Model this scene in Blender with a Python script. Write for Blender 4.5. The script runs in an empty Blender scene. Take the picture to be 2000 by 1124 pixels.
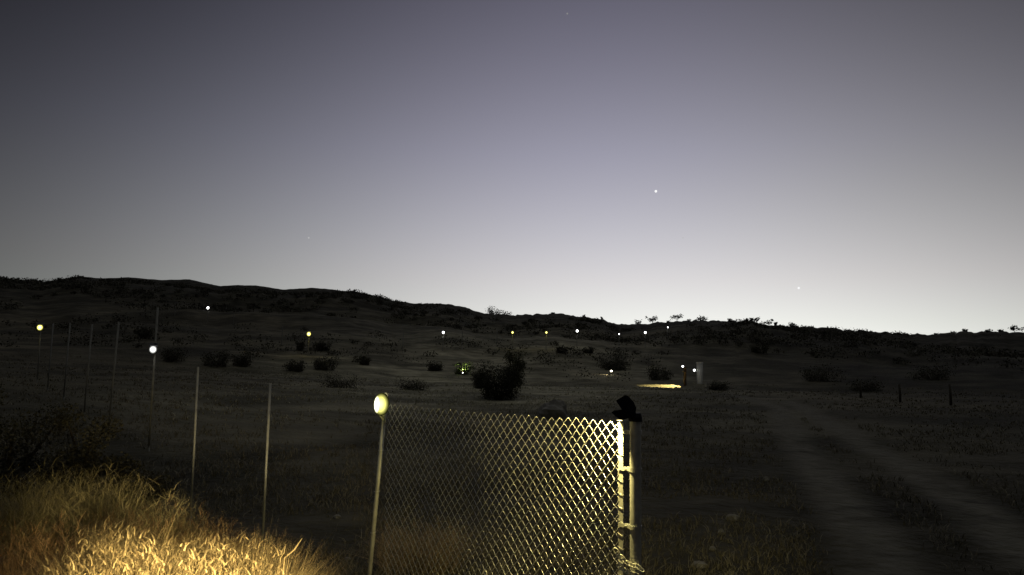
import bpy, math, random
import numpy as np
from mathutils import Vector, Matrix

C = bpy.context.scene.collection
sc = bpy.context.scene
RAD = math.radians
rng = np.random.default_rng(11)
random.seed(5)

# ---------------------------------------------------------------- camera
F = 1455.0                      # focal length in pixels of a 2000 px wide frame
EYE = np.array([0.0, 0.0, 1.6])
PITCH, ROLL = RAD(7.44), RAD(1.15)
fwd = np.array([0, math.cos(PITCH), math.sin(PITCH)])
up0 = np.array([0, -math.sin(PITCH), math.cos(PITCH)])
rt0 = np.array([1.0, 0, 0])
rt = rt0 * math.cos(ROLL) + up0 * math.sin(ROLL)
up = up0 * math.cos(ROLL) - rt0 * math.sin(ROLL)
cam = bpy.data.cameras.new('camera')
cam.sensor_width = 36.0
cam.lens = 36.0 * F / 2000.0
cam.clip_start = 0.05
cam.clip_end = 12000
cam_ob = bpy.data.objects.new('camera', cam)
C.objects.link(cam_ob)
M = Matrix.Identity(4)
for i in range(3):
    M[i][0], M[i][1], M[i][2], M[i][3] = rt[i], up[i], -fwd[i], EYE[i]
cam_ob.matrix_world = M
sc.camera = cam_ob

# ---------------------------------------------------------------- exposure
sc.view_settings.view_transform = 'Standard'
sc.view_settings.look = 'None'
sc.view_settings.exposure = 0
sc.view_settings.gamma = 1

# ---------------------------------------------------------------- dusk sky
w = bpy.data.worlds.new('World')
sc.world = w
w.use_nodes = True
nt = w.node_tree
nt.nodes.clear()
def N(t, **kw):
    n = nt.nodes.new(t)
    for k, v in kw.items():
        setattr(n, k, v)
    return n
def mth(op, a, b=None, c=None, clamp=False):
    n = nt.nodes.new('ShaderNodeMath'); n.operation = op; n.use_clamp = clamp
    for i, v in enumerate((a, b, c)):
        if v is None: continue
        if isinstance(v, (int, float)): n.inputs[i].default_value = v
        else: nt.links.new(v, n.inputs[i])
    return n.outputs[0]
tc = N('ShaderNodeTexCoord')
sx = N('ShaderNodeSeparateXYZ'); nt.links.new(tc.outputs['Generated'], sx.inputs[0])
DEG = 180 / math.pi
az = mth('MULTIPLY', mth('ARCTAN2', sx.outputs[0], sx.outputs[1]), DEG)
el = mth('MAXIMUM', mth('MULTIPLY', mth('ARCSINE', sx.outputs[2]), DEG), 0.0)
# afterglow: brightest low in the sky to the right, falling off upwards and sideways
fall = mth('ADD', mth('MULTIPLY', el, -0.0500), mth('MULTIPLY', mth('POWER', el, 2.0), -0.00070))
e_prof = mth('MULTIPLY', mth('EXPONENT', fall), 0.92)
side = mth('DIVIDE', mth('SUBTRACT', az, 8.5), mth('MAXIMUM', mth('ADD', mth('MULTIPLY', el, -0.22), 35.6), 25.0))
g_az = mth('ADD', mth('MULTIPLY', mth('EXPONENT', mth('MULTIPLY', mth('MULTIPLY', side, side), -1.0)), 1.0), 0.03)
main = mth('MULTIPLY', e_prof, g_az)
side2 = mth('DIVIDE', mth('SUBTRACT', az, 29.0), 30.0)
low = mth('MULTIPLY', mth('EXPONENT', mth('MULTIPLY', mth('MULTIPLY', side2, side2), -1.0)),
          mth('MULTIPLY', mth('EXPONENT', mth('MULTIPLY', el, -0.15)), 0.46))
zen = nt.nodes.new('ShaderNodeMapRange'); zen.interpolation_type = 'SMOOTHSTEP'
zen.inputs['From Min'].default_value = 31; zen.inputs['From Max'].default_value = 58; zen.inputs['To Max'].default_value = .17
nt.links.new(el, zen.inputs['Value'])
lum = mth('ADD', main, low)
ramp = N('ShaderNodeValToRGB')
nt.links.new(mth('DIVIDE', el, 40.0), ramp.inputs[0])
cr = ramp.color_ramp
cr.interpolation = 'LINEAR'
cr.elements[0].position = 0.12; cr.elements[0].color = (1.0, 1.01, 0.96, 1)
cr.elements[1].position = 0.74; cr.elements[1].color = (0.97, 0.94, 1.27, 1)
for p, c in ((0.20, (1.01, 0.985, 1.0, 1)), (0.30, (1.0, 0.985, 1.09, 1)), (0.44, (0.985, 0.97, 1.20, 1))):
    e = cr.elements.new(p); e.color = c
mul = N('ShaderNodeVectorMath', operation='SCALE')
nt.links.new(ramp.outputs[0], mul.inputs[0]); nt.links.new(lum, mul.inputs['Scale'])
bg = N('ShaderNodeBackground'); bg.inputs['Strength'].default_value = 1.0
def mrange(v, a, b_, lo, hi):
    n = nt.nodes.new('ShaderNodeMapRange'); n.interpolation_type = 'SMOOTHSTEP'
    for k, q in (('From Min', a), ('From Max', b_), ('To Min', lo), ('To Max', hi)): n.inputs[k].default_value = q
    nt.links.new(v, n.inputs['Value']); return n.outputs[0]
cx = N('ShaderNodeCombineXYZ')
nt.links.new(mrange(az, -30, 0, .98, 1.0), cx.inputs[0]); nt.links.new(mrange(az, -30, 0, 1.012, 1.0), cx.inputs[1])
nt.links.new(mth('SUBTRACT', 1.0, mth('MULTIPLY', mrange(az, 4, 32, 0.0, .09), mrange(el, 5, 15, 0.08, 1.0))), cx.inputs[2])
hue = N('ShaderNodeVectorMath', operation='MULTIPLY'); nt.links.new(mul.outputs[0], hue.inputs[0]); nt.links.new(cx.outputs[0], hue.inputs[1])
# the high sky overhead, evenly dim
zc = N('ShaderNodeVectorMath', operation='SCALE'); zc.inputs[0].default_value = (1.0, 1.0, .95); nt.links.new(zen.outputs[0], zc.inputs['Scale'])
tot = N('ShaderNodeVectorMath', operation='ADD'); nt.links.new(hue.outputs[0], tot.inputs[0]); nt.links.new(zc.outputs[0], tot.inputs[1])
nt.links.new(tot.outputs[0], bg.inputs['Color'])
wo = N('ShaderNodeOutputWorld'); nt.links.new(bg.outputs[0], wo.inputs['Surface'])

# ---------------------------------------------------------------- pixel rays
def ray(px, py):
    d = fwd + (px - 1000) / F * rt + (562 - py) / F * up
    return d / d[1]
def at(px, py, Y):
    return EYE + ray(px, py) * Y

# ---------------------------------------------------------------- terrain
def _hash(ix, iy, s):
    v = np.sin(ix * 127.1 + iy * 311.7 + s * 74.7) * 43758.5453
    return v - np.floor(v)
def vnoise(x, y, s=0.0):
    x = np.asarray(x, float); y = np.asarray(y, float)
    ix, iy = np.floor(x), np.floor(y)
    fx, fy = x - ix, y - iy
    ux, uy = fx * fx * (3 - 2 * fx), fy * fy * (3 - 2 * fy)
    a, b = _hash(ix, iy, s), _hash(ix + 1, iy, s)
    c, d = _hash(ix, iy + 1, s), _hash(ix + 1, iy + 1, s)
    return (a + (b - a) * ux + (c - a) * uy + (a - b - c + d) * ux * uy) * 2 - 1
def sstep(a, b, x):
    t = np.clip((x - a) / (b - a), 0, 1)
    return t * t * (3 - 2 * t)

SKY = [(-60, 548), (0, 543), (85, 551), (110, 547), (155, 540), (200, 544), (255, 542), (310, 547), (370, 546),
       (400, 553), (430, 559), (455, 557), (500, 558), (555, 566), (610, 562), (650, 566), (690, 571), (735, 582),
       (765, 592), (810, 596), (855, 594), (880, 595), (905, 600), (945, 612), (1000, 616), (1030, 614), (1100, 613),
       (1140, 620), (1175, 623), (1205, 633), (1240, 633), (1300, 629), (1360, 626), (1420, 626), (1470, 629),
       (1520, 636), (1580, 641), (1640, 645), (1700, 650), (1760, 654), (1800, 655), (1840, 653), (1900, 648),
       (1950, 647), (2000, 648), (2060, 650)]
_saz, _stan = [], []
for px, py in SKY:
    d = ray(px, py)
    _saz.append(math.atan2(d[0], d[1])); _stan.append(d[2] / math.hypot(d[0], d[1]))
_saz, _stan = np.array(_saz), np.array(_stan)

def ridge(a):
    """distance of the skyline ridge and its height, by azimuth"""
    R = np.interp(a, [RAD(-60), RAD(-36), RAD(-14), RAD(0), RAD(12), RAD(36), RAD(60)], [430, 430, 380, 310, 285, 255, 250])
    t = np.interp(a, _saz, _stan)
    t = np.where(np.abs(a) > RAD(40), t * sstep(RAD(125), RAD(40), np.abs(a)), t)
    rough = np.interp(a, [RAD(-12), RAD(6)], [.25, 1.0]) * (.38 * vnoise(a * 210, 0 * a, 51) + .22 * vnoise(a * 560, 0 * a, 52))
    return R, t * R + 1.6 + rough * (np.abs(a) < RAD(60))

def ground_z(x, y):
    x = np.asarray(x, float); y = np.asarray(y, float)
    r = np.hypot(x, y) + 1e-6
    a = np.arctan2(x, y)
    R, zR = ridge(a)
    z = np.interp(r, [0, 7, 12, 20, 30, 45, 56, 60], [0, 0, .18, .55, .98, 1.4, 1.56, 1.75])
    u = (r - 58) / (R - 58)
    z = np.where(r > 60, 1.66 + (zR - 1.66) * np.clip(u, 0, 1), z)
    # hummocks on the slope, dying out towards the ridge line
    fade = (1 - sstep(.72, .99, r / R)) * sstep(66, 120, r)
    n = vnoise(x / 47, y / 38, 1) * 2.6 + vnoise(x / 21, y / 17, 2) * 1.0 + vnoise(x / 9, y / 8, 3) * .30
    z = z + n * fade
    fn = sstep(3, 10, r) * (1 - sstep(.9, 1.0, r / R))
    z = z + fn * (.05 * vnoise(x / 3.1, y / 2.3, 4) + .03 * vnoise(x / .9, y / .8, 5)) * np.where(r > 55, 1.6, 1)
    # ground rises a little on the left, and an earth bank beside the viewer
    z = z + .03 * np.clip(-x - 4, 0, 30) * sstep(8, 16, r) * (1 - sstep(60, 90, r))
    b = np.exp(-(((x + 2.25) / 1.15) ** 2 + ((y - 3.7) / 1.5) ** 2))
    b2 = np.exp(-(((x + 4.6) / 2.0) ** 2 + ((y - 5.2) / 1.9) ** 2))
    z = z + .50 * b + .55 * b2
    # behind the ridge the land falls away
    z = np.where(r > R, zR - (r - R) * .14, z)
    return np.maximum(z, -30)
def gz(x, y): return float(ground_z(x, y))
def on_ground(px, py, y0=2.0, y1=420.0):
    """the terrain point seen at a pixel of the survey picture"""
    ys = np.geomspace(y0, y1, 4000)
    d = ray(px, py)
    P = EYE[None, :] + ys[:, None] * d[None, :]
    k = np.argmax(P[:, 2] - ground_z(P[:, 0], P[:, 1]) <= 0)
    if k == 0: k = len(ys) - 1
    return np.array([P[k, 0], P[k, 1], gz(P[k, 0], P[k, 1])])
def above_ground(px, py, H, y0=50.0, y1=400.0):
    ys = np.geomspace(y0, y1, 4000)
    d = ray(px, py)
    P = EYE[None, :] + ys[:, None] * d[None, :]
    k = np.argmax(P[:, 2] - ground_z(P[:, 0], P[:, 1]) <= H)
    if k == 0: k = int(np.argmin(np.abs(P[:, 2] - ground_z(P[:, 0], P[:, 1]) - H)))
    return P[k]

# ---------------------------------------------------------------- materials
def mat(name, col, rough=.9, metal=0.0, noise=None, scale=6.0, bump=0.0, bscale=40.0, coord='Object', spec=.3, trans=0.0):
    m = bpy.data.materials.new(name); m.use_nodes = True
    t = m.node_tree; b = t.nodes['Principled BSDF']
    b.inputs['Roughness'].default_value = rough
    b.inputs['Metallic'].default_value = metal
    b.inputs['Specular IOR Level'].default_value = spec
    b.inputs['Base Color'].default_value = (*col, 1)
    co = t.nodes.new('ShaderNodeTexCoord')
    if noise:
        n = t.nodes.new('ShaderNodeTexNoise'); n.inputs['Scale'].default_value = scale; n.inputs['Detail'].default_value = 6
        t.links.new(co.outputs[coord], n.inputs['Vector'])
        r = t.nodes.new('ShaderNodeValToRGB')
        r.color_ramp.elements[0].position = .35; r.color_ramp.elements[0].color = (*col, 1)
        r.color_ramp.elements[1].position = .68; r.color_ramp.elements[1].color = (*noise, 1)
        t.links.new(n.outputs['Fac'], r.inputs[0]); t.links.new(r.outputs[0], b.inputs['Base Color'])
    if bump:
        n2 = t.nodes.new('ShaderNodeTexNoise'); n2.inputs['Scale'].default_value = bscale; n2.inputs['Detail'].default_value = 5
        t.links.new(co.outputs[coord], n2.inputs['Vector'])
        bp = t.nodes.new('ShaderNodeBump'); bp.inputs['Strength'].default_value = bump
        t.links.new(n2.outputs['Fac'], bp.inputs['Height']); t.links.new(bp.outputs[0], b.inputs['Normal'])
    return m
def leaf_mat(name, c0, c1, rough=.8):
    """leaves/blades: colour varies from face to face through a per-face attribute"""
    m = bpy.data.materials.new(name); m.use_nodes = True
    t = m.node_tree; b = t.nodes['Principled BSDF']
    b.inputs['Roughness'].default_value = rough; b.inputs['Specular IOR Level'].default_value = .2
    a = t.nodes.new('ShaderNodeAttribute'); a.attribute_name = 'vary'
    r = t.nodes.new('ShaderNodeValToRGB')
    r.color_ramp.elements[0].color = (*c0, 1); r.color_ramp.elements[1].color = (*c1, 1)
    t.links.new(a.outputs['Fac'], r.inputs[0]); t.links.new(r.outputs[0], b.inputs['Base Color'])
    return m
def emit_mat(name, hot, rim, s_hot, s_rim, r0=.15, r1=.5):
    """lamp lens with its glare painted into the emission: hot centre, weaker towards the edge (in the lamp's own space)"""
    m = bpy.data.materials.new(name); m.use_nodes = True
    t = m.node_tree; t.nodes.clear()
    co = t.nodes.new('ShaderNodeTexCoord')
    mp = t.nodes.new('ShaderNodeMapping'); mp.inputs['Location'].default_value = (-.5, 0, -.5); mp.inputs['Scale'].default_value = (1, 0, 1)
    t.links.new(co.outputs['Generated'], mp.inputs['Vector'])
    ln = t.nodes.new('ShaderNodeVectorMath'); ln.operation = 'LENGTH'; t.links.new(mp.outputs[0], ln.inputs[0])
    mr = t.nodes.new('ShaderNodeMapRange'); mr.inputs['From Min'].default_value = r0; mr.inputs['From Max'].default_value = r1
    mr.interpolation_type = 'SMOOTHSTEP'
    t.links.new(ln.outputs['Value'], mr.inputs['Value'])
    mx = t.nodes.new('ShaderNodeMix'); mx.data_type = 'RGBA'
    mx.inputs['A'].default_value = (*[c * s_hot for c in hot], 1); mx.inputs['B'].default_value = (*[c * s_rim for c in rim], 1)
    t.links.new(mr.outputs[0], mx.inputs['Factor'])
    e = t.nodes.new('ShaderNodeEmission'); t.links.new(mx.outputs['Result'], e.inputs['Color'])
    o = t.nodes.new('ShaderNodeOutputMaterial'); t.links.new(e.outputs[0], o.inputs['Surface'])
    return m

# ground: dry grass, bare soil and dark scrub patches, with lamp glow and dimness painted in
gm = bpy.data.materials.new('dry_field_soil'); gm.use_nodes = True
t = gm.node_tree; b = t.nodes['Principled BSDF']; b.inputs['Roughness'].default_value = .95; b.inputs['Specular IOR Level'].default_value = .1
co = t.nodes.new('ShaderNodeTexCoord')
def gnoise(scale, detail=6, dist=0.0, stretch=None):
    n = t.nodes.new('ShaderNodeTexNoise'); n.inputs['Scale'].default_value = scale; n.inputs['Detail'].default_value = detail
    n.inputs['Distortion'].default_value = dist
    src = co.outputs['Object']
    if stretch:
        mp = t.nodes.new('ShaderNodeMapping'); mp.inputs['Scale'].default_value = stretch
        t.links.new(src, mp.inputs['Vector']); src = mp.outputs[0]
    t.links.new(src, n.inputs['Vector'])
    return n.outputs['Fac']
def gramp(f, stops):
    r = t.nodes.new('ShaderNodeValToRGB'); t.links.new(f, r.inputs[0])
    r.color_ramp.elements[0].position, r.color_ramp.elements[0].color = stops[0][0], (*stops[0][1], 1)
    r.color_ramp.elements[1].position, r.color_ramp.elements[1].color = stops[1][0], (*stops[1][1], 1)
    for p, c in stops[2:]:
        e = r.color_ramp.elements.new(p); e.color = (*c, 1)
    return r.outputs[0]
def gmix(fac, a, bb, blend='MIX'):
    m = t.nodes.new('ShaderNodeMix'); m.data_type = 'RGBA'; m.blend_type = blend
    if isinstance(fac, float): m.inputs['Factor'].default_value = fac
    else: t.links.new(fac, m.inputs['Factor'])
    for k, v in (('A', a), ('B', bb)):
        if isinstance(v, tuple): m.inputs[k].default_value = (*v, 1)
        else: t.links.new(v, m.inputs[k])
    return m.outputs['Result']
grass_col = gramp(gnoise(.9, 10), [(.33, (.075, .068, .050)), (.70, (.135, .122, .090))])
patch = gramp(gnoise(.085, 8, .6), [(.42, (0, 0, 0)), (.58, (1, 1, 1))])
big = gmix(patch, (.062, .058, .043), grass_col)
hl = t.nodes.new('ShaderNodeAttribute'); hl.attribute_name = 'hillside'  # scrubby far slopes, plus dimness painted over the right side
hill_col = gramp(gnoise(.35, 9, .3), [(.36, (.028, .027, .021)), (.68, (.066, .062, .048))])
big = gmix(hl.outputs['Fac'], big, hill_col)
pl = t.nodes.new('ShaderNodeAttribute'); pl.attribute_name = 'field_glow'
big = gmix(pl.outputs['Fac'], big, gramp(gnoise(.8, 9), [(.33, (.24, .23, .165)), (.70, (.46, .44, .33))]))  # pale tone is the lamps' glow on the middle field, put into the colour
streak = gramp(gnoise(1.0, 8, .8, (.30, .8, 1)), [(.34, (.72, .72, .72)), (.66, (1.18, 1.17, 1.15))])
col = gmix(1.0, big, streak, 'MULTIPLY')
mott = gramp(gnoise(.16, 9, .8), [(.40, (.50, .50, .49)), (.60, (1.14, 1.13, 1.12))])
col = gmix(1.0, col, mott, 'MULTIPLY')
tr = t.nodes.new('ShaderNodeAttribute'); tr.attribute_name = 'rut'
dirt = gramp(gnoise(3.0, 8), [(.35, (.105, .099, .080)), (.7, (.155, .146, .118))])
mm = t.nodes.new('ShaderNodeMath'); mm.operation = 'MULTIPLY'; t.links.new(tr.outputs['Fac'], mm.inputs[0])
rn = t.nodes.new('ShaderNodeMapRange'); rn.inputs['From Min'].default_value = .25; rn.inputs['From Max'].default_value = .5
t.links.new(gnoise(1.6, 6), rn.inputs['Value']); t.links.new(rn.outputs[0], mm.inputs[1])
col = gmix(mm.outputs[0], col, dirt)
t.links.new(col, b.inputs['Base Color'])
bp = t.nodes.new('ShaderNodeBump'); bp.inputs['Strength'].default_value = .9; bp.inputs['Distance'].default_value = .15
t.links.new(gnoise(5.0, 10), bp.inputs['Height']); t.links.new(bp.outputs[0], b.inputs['Normal'])

GALV = mat('galvanised_steel', (.50, .50, .48), .45, .45, (.64, .64, .61), 30, .05, 120)
WIRE = mat('galvanised_wire', (.50, .50, .48), .38, .7, (.60, .60, .58), 60)
POSTM = mat('weathered_steel_post', (.32, .32, .31), .5, .2, (.44, .44, .42), 14, .08, 90)
FARPOST = mat('dull_steel_post', (.20, .20, .19), .7, .2, (.28, .28, .27), 8)
WOODP = mat('dark_weathered_wood', (.05, .045, .036), .9, 0, (.085, .076, .06), 9, .4, 30)
BLACKP = mat('black_plastic', (.006, .006, .007), .55, 0, (.009, .009, .01), 30, .05, 200, spec=.15)
PANEL = mat('solar_cell', (.004, .005, .010), .35, 0, (.008, .009, .016), 60, spec=.2)
CONC = mat('pale_concrete', (.68, .68, .66), .9, 0, (.82, .82, .80), 7, .3, 40)
ROCK = mat('pale_rock', (.16, .155, .15), .9, 0, (.32, .315, .30), 3, .7, 9)
BARK = mat('shrub_bark', (.030, .024, .018), .95, 0, (.055, .045, .034), 20)
LEAF_D = leaf_mat('dark_shrub_leaf', (.014, .016, .010), (.045, .046, .030))
SCRUB = leaf_mat('hill_scrub_leaf', (.040, .039, .029), (.100, .095, .072))
DIMLEAF = leaf_mat('dusty_leaf', (.030, .028, .02), (.085, .078, .056))
LEAF_G = leaf_mat('sage_leaf', (.030, .034, .018), (.095, .095, .050))
LEAF_L = leaf_mat('green_leaf', (.05, .08, .02), (.13, .17, .05))
STRAW = leaf_mat('dry_straw', (.12, .080, .036), (.56, .43, .22))
OLIVE = leaf_mat('olive_brush_stem', (.11, .092, .045), (.29, .245, .135))
TAN = leaf_mat('dry_brush_stem', (.17, .098, .046), (.42, .265, .135))
PALETAN = leaf_mat('pale_tan_stem', (.20, .145, .085), (.52, .40, .26))
GLOWGRASS = leaf_mat('glow_grass_blade', (.28, .265, .19), (.60, .57, .43))  # grass blades paled to carry the lamps' glow
TUFT = leaf_mat('field_grass_blade', (.13, .118, .088), (.27, .245, .185))
CHAINM = mat('zinc_chain', (.70, .68, .60), .35, .25, (.82, .80, .72), 50)

# ---------------------------------------------------------------- mesh helpers
def link_mesh(name, verts, faces, material, parent=None, smooth=False, vary=None):
    me = bpy.data.meshes.new(name)
    me.from_pydata([tuple(map(float, v)) for v in verts], [], [tuple(map(int, f)) for f in faces])
    me.materials.append(material)
    if smooth:
        me.polygons.foreach_set('use_smooth', [True] * len(me.polygons))
    if vary is not None:
        at_ = me.attributes.new('vary', 'FLOAT', 'FACE'); at_.data.foreach_set('value', np.asarray(vary, np.float32))
    me.update()
    o = bpy.data.objects.new(name, me); C.objects.link(o)
    if parent is not None: o.parent = parent
    return o
class MB:
    def __init__(s): s.v, s.f, s.a = [], [], []
    def add(s, v, f, a=None):
        k = len(s.v); s.v.extend(v); s.f.extend([tuple(i + k for i in q) for q in f])
        s.a.extend([.5 if a is None else a] * len(f))
    def box(s, c, size, R=None, bevel=0.0):
        x, y, z = [q / 2 for q in size]; c = np.array(c, float)
        if bevel:
            # chamfered box: eight corners cut, built as a hull of 24 points
            P, F_ = [], []
            bb = bevel
            idx = {}
            for sx_ in (-1, 1):
                for sy in (-1, 1):
                    for sz in (-1, 1):
                        for ax in range(3):
                            p = [sx_ * (x - bb), sy * (y - bb), sz * (z - bb)]
                            p[ax] = (sx_ * x, sy * y, sz * z)[ax]
                            idx[(sx_, sy, sz, ax)] = len(P); P.append(p)
            for ax in range(3):
                o1, o2 = (ax + 1) % 3, (ax + 2) % 3
                for sg in (-1, 1):
                    q = []
                    for (u1, u2) in ((-1, -1), (1, -1), (1, 1), (-1, 1)):
                        k = [0, 0, 0]; k[ax] = sg; k[o1] = u1; k[o2] = u2; q.append(idx[(*k, ax)])
                    F_.append(q if sg > 0 else q[::-1])
            for ax in range(3):        # edges along ax
                o1, o2 = (ax + 1) % 3, (ax + 2) % 3
                for u1 in (-1, 1):
                    for u2 in (-1, 1):
                        k0 = [0] * 3; k0[ax] = -1; k0[o1] = u1; k0[o2] = u2
                        k1 = list(k0); k1[ax] = 1
                        q = [idx[(*k0, o1)], idx[(*k1, o1)], idx[(*k1, o2)], idx[(*k0, o2)]]
                        F_.append(q if u1 * u2 < 0 else q[::-1])
            for sx_ in (-1, 1):
                for sy in (-1, 1):
                    for sz in (-1, 1):
                        q = [idx[(sx_, sy, sz, k)] for k in range(3)]
                        F_.append(q if sx_ * sy * sz > 0 else q[::-1])
            P = np.array(P)
        else:
            P = np.array([[i * x, j * y, k * z] for i in (-1, 1) for j in (-1, 1) for k in (-1, 1)])
            F_ = [(0, 1, 3, 2), (4, 6, 7, 5), (0, 4, 5, 1), (2, 3, 7, 6), (0, 2, 6, 4), (1, 5, 7, 3)]
        if R is not None: P = P @ np.array(R).T
        s.add([p + c for p in P], F_)
    def tube(s, pts, r, n=8, cap=True, a=None):
        pts = [np.array(p, float) for p in pts]
        rr = r if isinstance(r, (list, tuple)) else [r] * len(pts)
        rings = []
        ref = np.array([.3, .5, .81])
        for i, p in enumerate(pts):
            d = pts[min(i + 1, len(pts) - 1)] - pts[max(i - 1, 0)]
            d = d / (np.linalg.norm(d) + 1e-12)
            u = np.cross(d, ref); 
            if np.linalg.norm(u) < 1e-3: u = np.cross(d, [1, 0, 0])
            u /= np.linalg.norm(u); v = np.cross(d, u)
            rings.append([p + rr[i] * (u * math.cos(2 * math.pi * k / n) + v * math.sin(2 * math.pi * k / n)) for k in range(n)])
        V = [q for R in rings for q in R]; Fc = []
        for i in range(len(pts) - 1):
            for k in range(n):
                Fc.append((i * n + k, i * n + (k + 1) % n, (i + 1) * n + (k + 1) % n, (i + 1) * n + k))
        if cap:
            Fc.append(tuple(range(n))[::-1]); Fc.append(tuple((len(pts) - 1) * n + k for k in range(n)))
        s.add(V, Fc, a)
    def ring(s, c, R, r, ax1, ax2, n=16, m=6):
        c, ax1, ax2 = np.array(c, float), np.array(ax1, float), np.array(ax2, float)
        nrm = np.cross(ax1 / np.linalg.norm(ax1), ax2 / np.linalg.norm(ax2))
        V, Fc = [], []
        for i in range(n):
            t_ = 2 * math.pi * i / n
            p = c + ax1 * R * math.cos(t_) + ax2 * R * math.sin(t_)
            d = (ax1 * math.cos(t_) + ax2 * math.sin(t_)); d /= np.linalg.norm(d)
            for k in range(m):
                u = 2 * math.pi * k / m
                V.append(p + r * (d * math.cos(u) + nrm * math.sin(u)))
        for i in range(n):
            for k in range(m):
                Fc.append((i * m + k, ((i + 1) % n) * m + k, ((i + 1) % n) * m + (k + 1) % m, i * m + (k + 1) % m))
        s.add(V, Fc)
    def build(s, name, material, parent=None, smooth=False, vary=False):
        return link_mesh(name, s.v, s.f, material, parent, smooth, s.a if vary else None)
def tag(o, label=None, cat=None, group=None, kind=None):
    for k, v in (('label', label), ('category', cat), ('group', group), ('kind', kind)):
        if v: o[k] = v
    return o
def thing(name, label, cat, loc, group=None, rz=0.0):
    o = bpy.data.objects.new(name, None); C.objects.link(o)
    o.location = [float(q) for q in loc]; o.rotation_euler = (0, 0, rz); o.empty_display_size = .2
    return tag(o, label, cat, group)

# ---------------------------------------------------------------- ground mesh
azs = np.concatenate([np.linspace(RAD(-180), RAD(-46), 60, endpoint=False), np.linspace(RAD(-46), RAD(46), 620, endpoint=False),
                      np.linspace(RAD(46), RAD(180), 60, endpoint=False)])
rs = np.concatenate([[0.25], np.geomspace(.6, 60, 190), np.linspace(61, 445, 190), [470, 520, 600, 750, 1000, 1500, 2500]])
A, Rr = np.meshgrid(azs, rs)
X, Yy = Rr * np.sin(A), Rr * np.cos(A)
Z = ground_z(X, Yy)
na, nr = len(azs), len(rs)
verts = np.stack([X.ravel(), Yy.ravel(), Z.ravel()], 1)
i, j = np.meshgrid(np.arange(nr - 1), np.arange(na), indexing='ij')
j2 = (j + 1) % na
faces = np.stack([i * na + j, i * na + j2, (i + 1) * na + j2, (i + 1) * na + j], -1).reshape(-1, 4)[:, ::-1]
me = bpy.data.meshes.new('ground')
fl = faces.tolist(); fl.append(list(range(na)))
me.from_pydata(verts.tolist(), [], fl)
me.materials.append(gm)
me.polygons.foreach_set('use_smooth', [True] * len(me.polygons))
def field_glow(x, y):
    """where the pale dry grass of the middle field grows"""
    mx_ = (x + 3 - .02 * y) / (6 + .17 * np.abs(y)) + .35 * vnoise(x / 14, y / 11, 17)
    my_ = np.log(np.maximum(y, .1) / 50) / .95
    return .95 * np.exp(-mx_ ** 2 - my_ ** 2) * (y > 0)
# two wheel ruts of a farm track, paler bare soil
def polydist(x, y, pl):
    d = np.full(x.shape, 1e9)
    for (x0, y0), (x1, y1) in zip(pl[:-1], pl[1:]):
        dx, dy = x1 - x0, y1 - y0
        tt = np.clip(((x - x0) * dx + (y - y0) * dy) / (dx * dx + dy * dy), 0, 1)
        d = np.minimum(d, np.hypot(x - x0 - tt * dx, y - y0 - tt * dy))
    return d
rutA = [on_ground(px, py)[:2] for px, py in ((1760, 1180), (1715, 1080), (1640, 980), (1585, 905), (1545, 845), (1525, 800), (1450, 775))]
rutB = [on_ground(px, py)[:2] for px, py in ((2030, 1100), (1900, 990), (1760, 905), (1670, 860), (1610, 820), (1540, 785))]
dA, dB = polydist(verts[:, 0], verts[:, 1], rutA), polydist(verts[:, 0], verts[:, 1], rutB)
rut = np.maximum(1 - sstep(.08, .55, dA), .95 * (1 - sstep(.08, .55, dB)))
vr = np.hypot(verts[:, 0], verts[:, 1])
hs = me.attributes.new('hillside', 'FLOAT', 'POINT')
hill_dim = np.maximum(sstep(95, 230, vr + 18 * vnoise(verts[:, 0] / 24, verts[:, 1] / 20, 13)),
                .9 * sstep(0, 22, verts[:, 0] - .18 * verts[:, 1] + 4 * vnoise(verts[:, 0] / 12, verts[:, 1] / 10, 15)) * sstep(3, 28, vr))  # right side darkened: the weaker light there is put into the colour
hs.data.foreach_set('value', hill_dim.astype(np.float32))
md = me.attributes.new('field_glow', 'FLOAT', 'POINT')
md.data.foreach_set('value', field_glow(verts[:, 0], verts[:, 1]).astype(np.float32))
aa = me.attributes.new('rut', 'FLOAT', 'POINT'); aa.data.foreach_set('value', rut.astype(np.float32))
me.update()
ground = bpy.data.objects.new('ground', me); C.objects.link(ground)
tag(ground, kind='structure')

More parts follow.
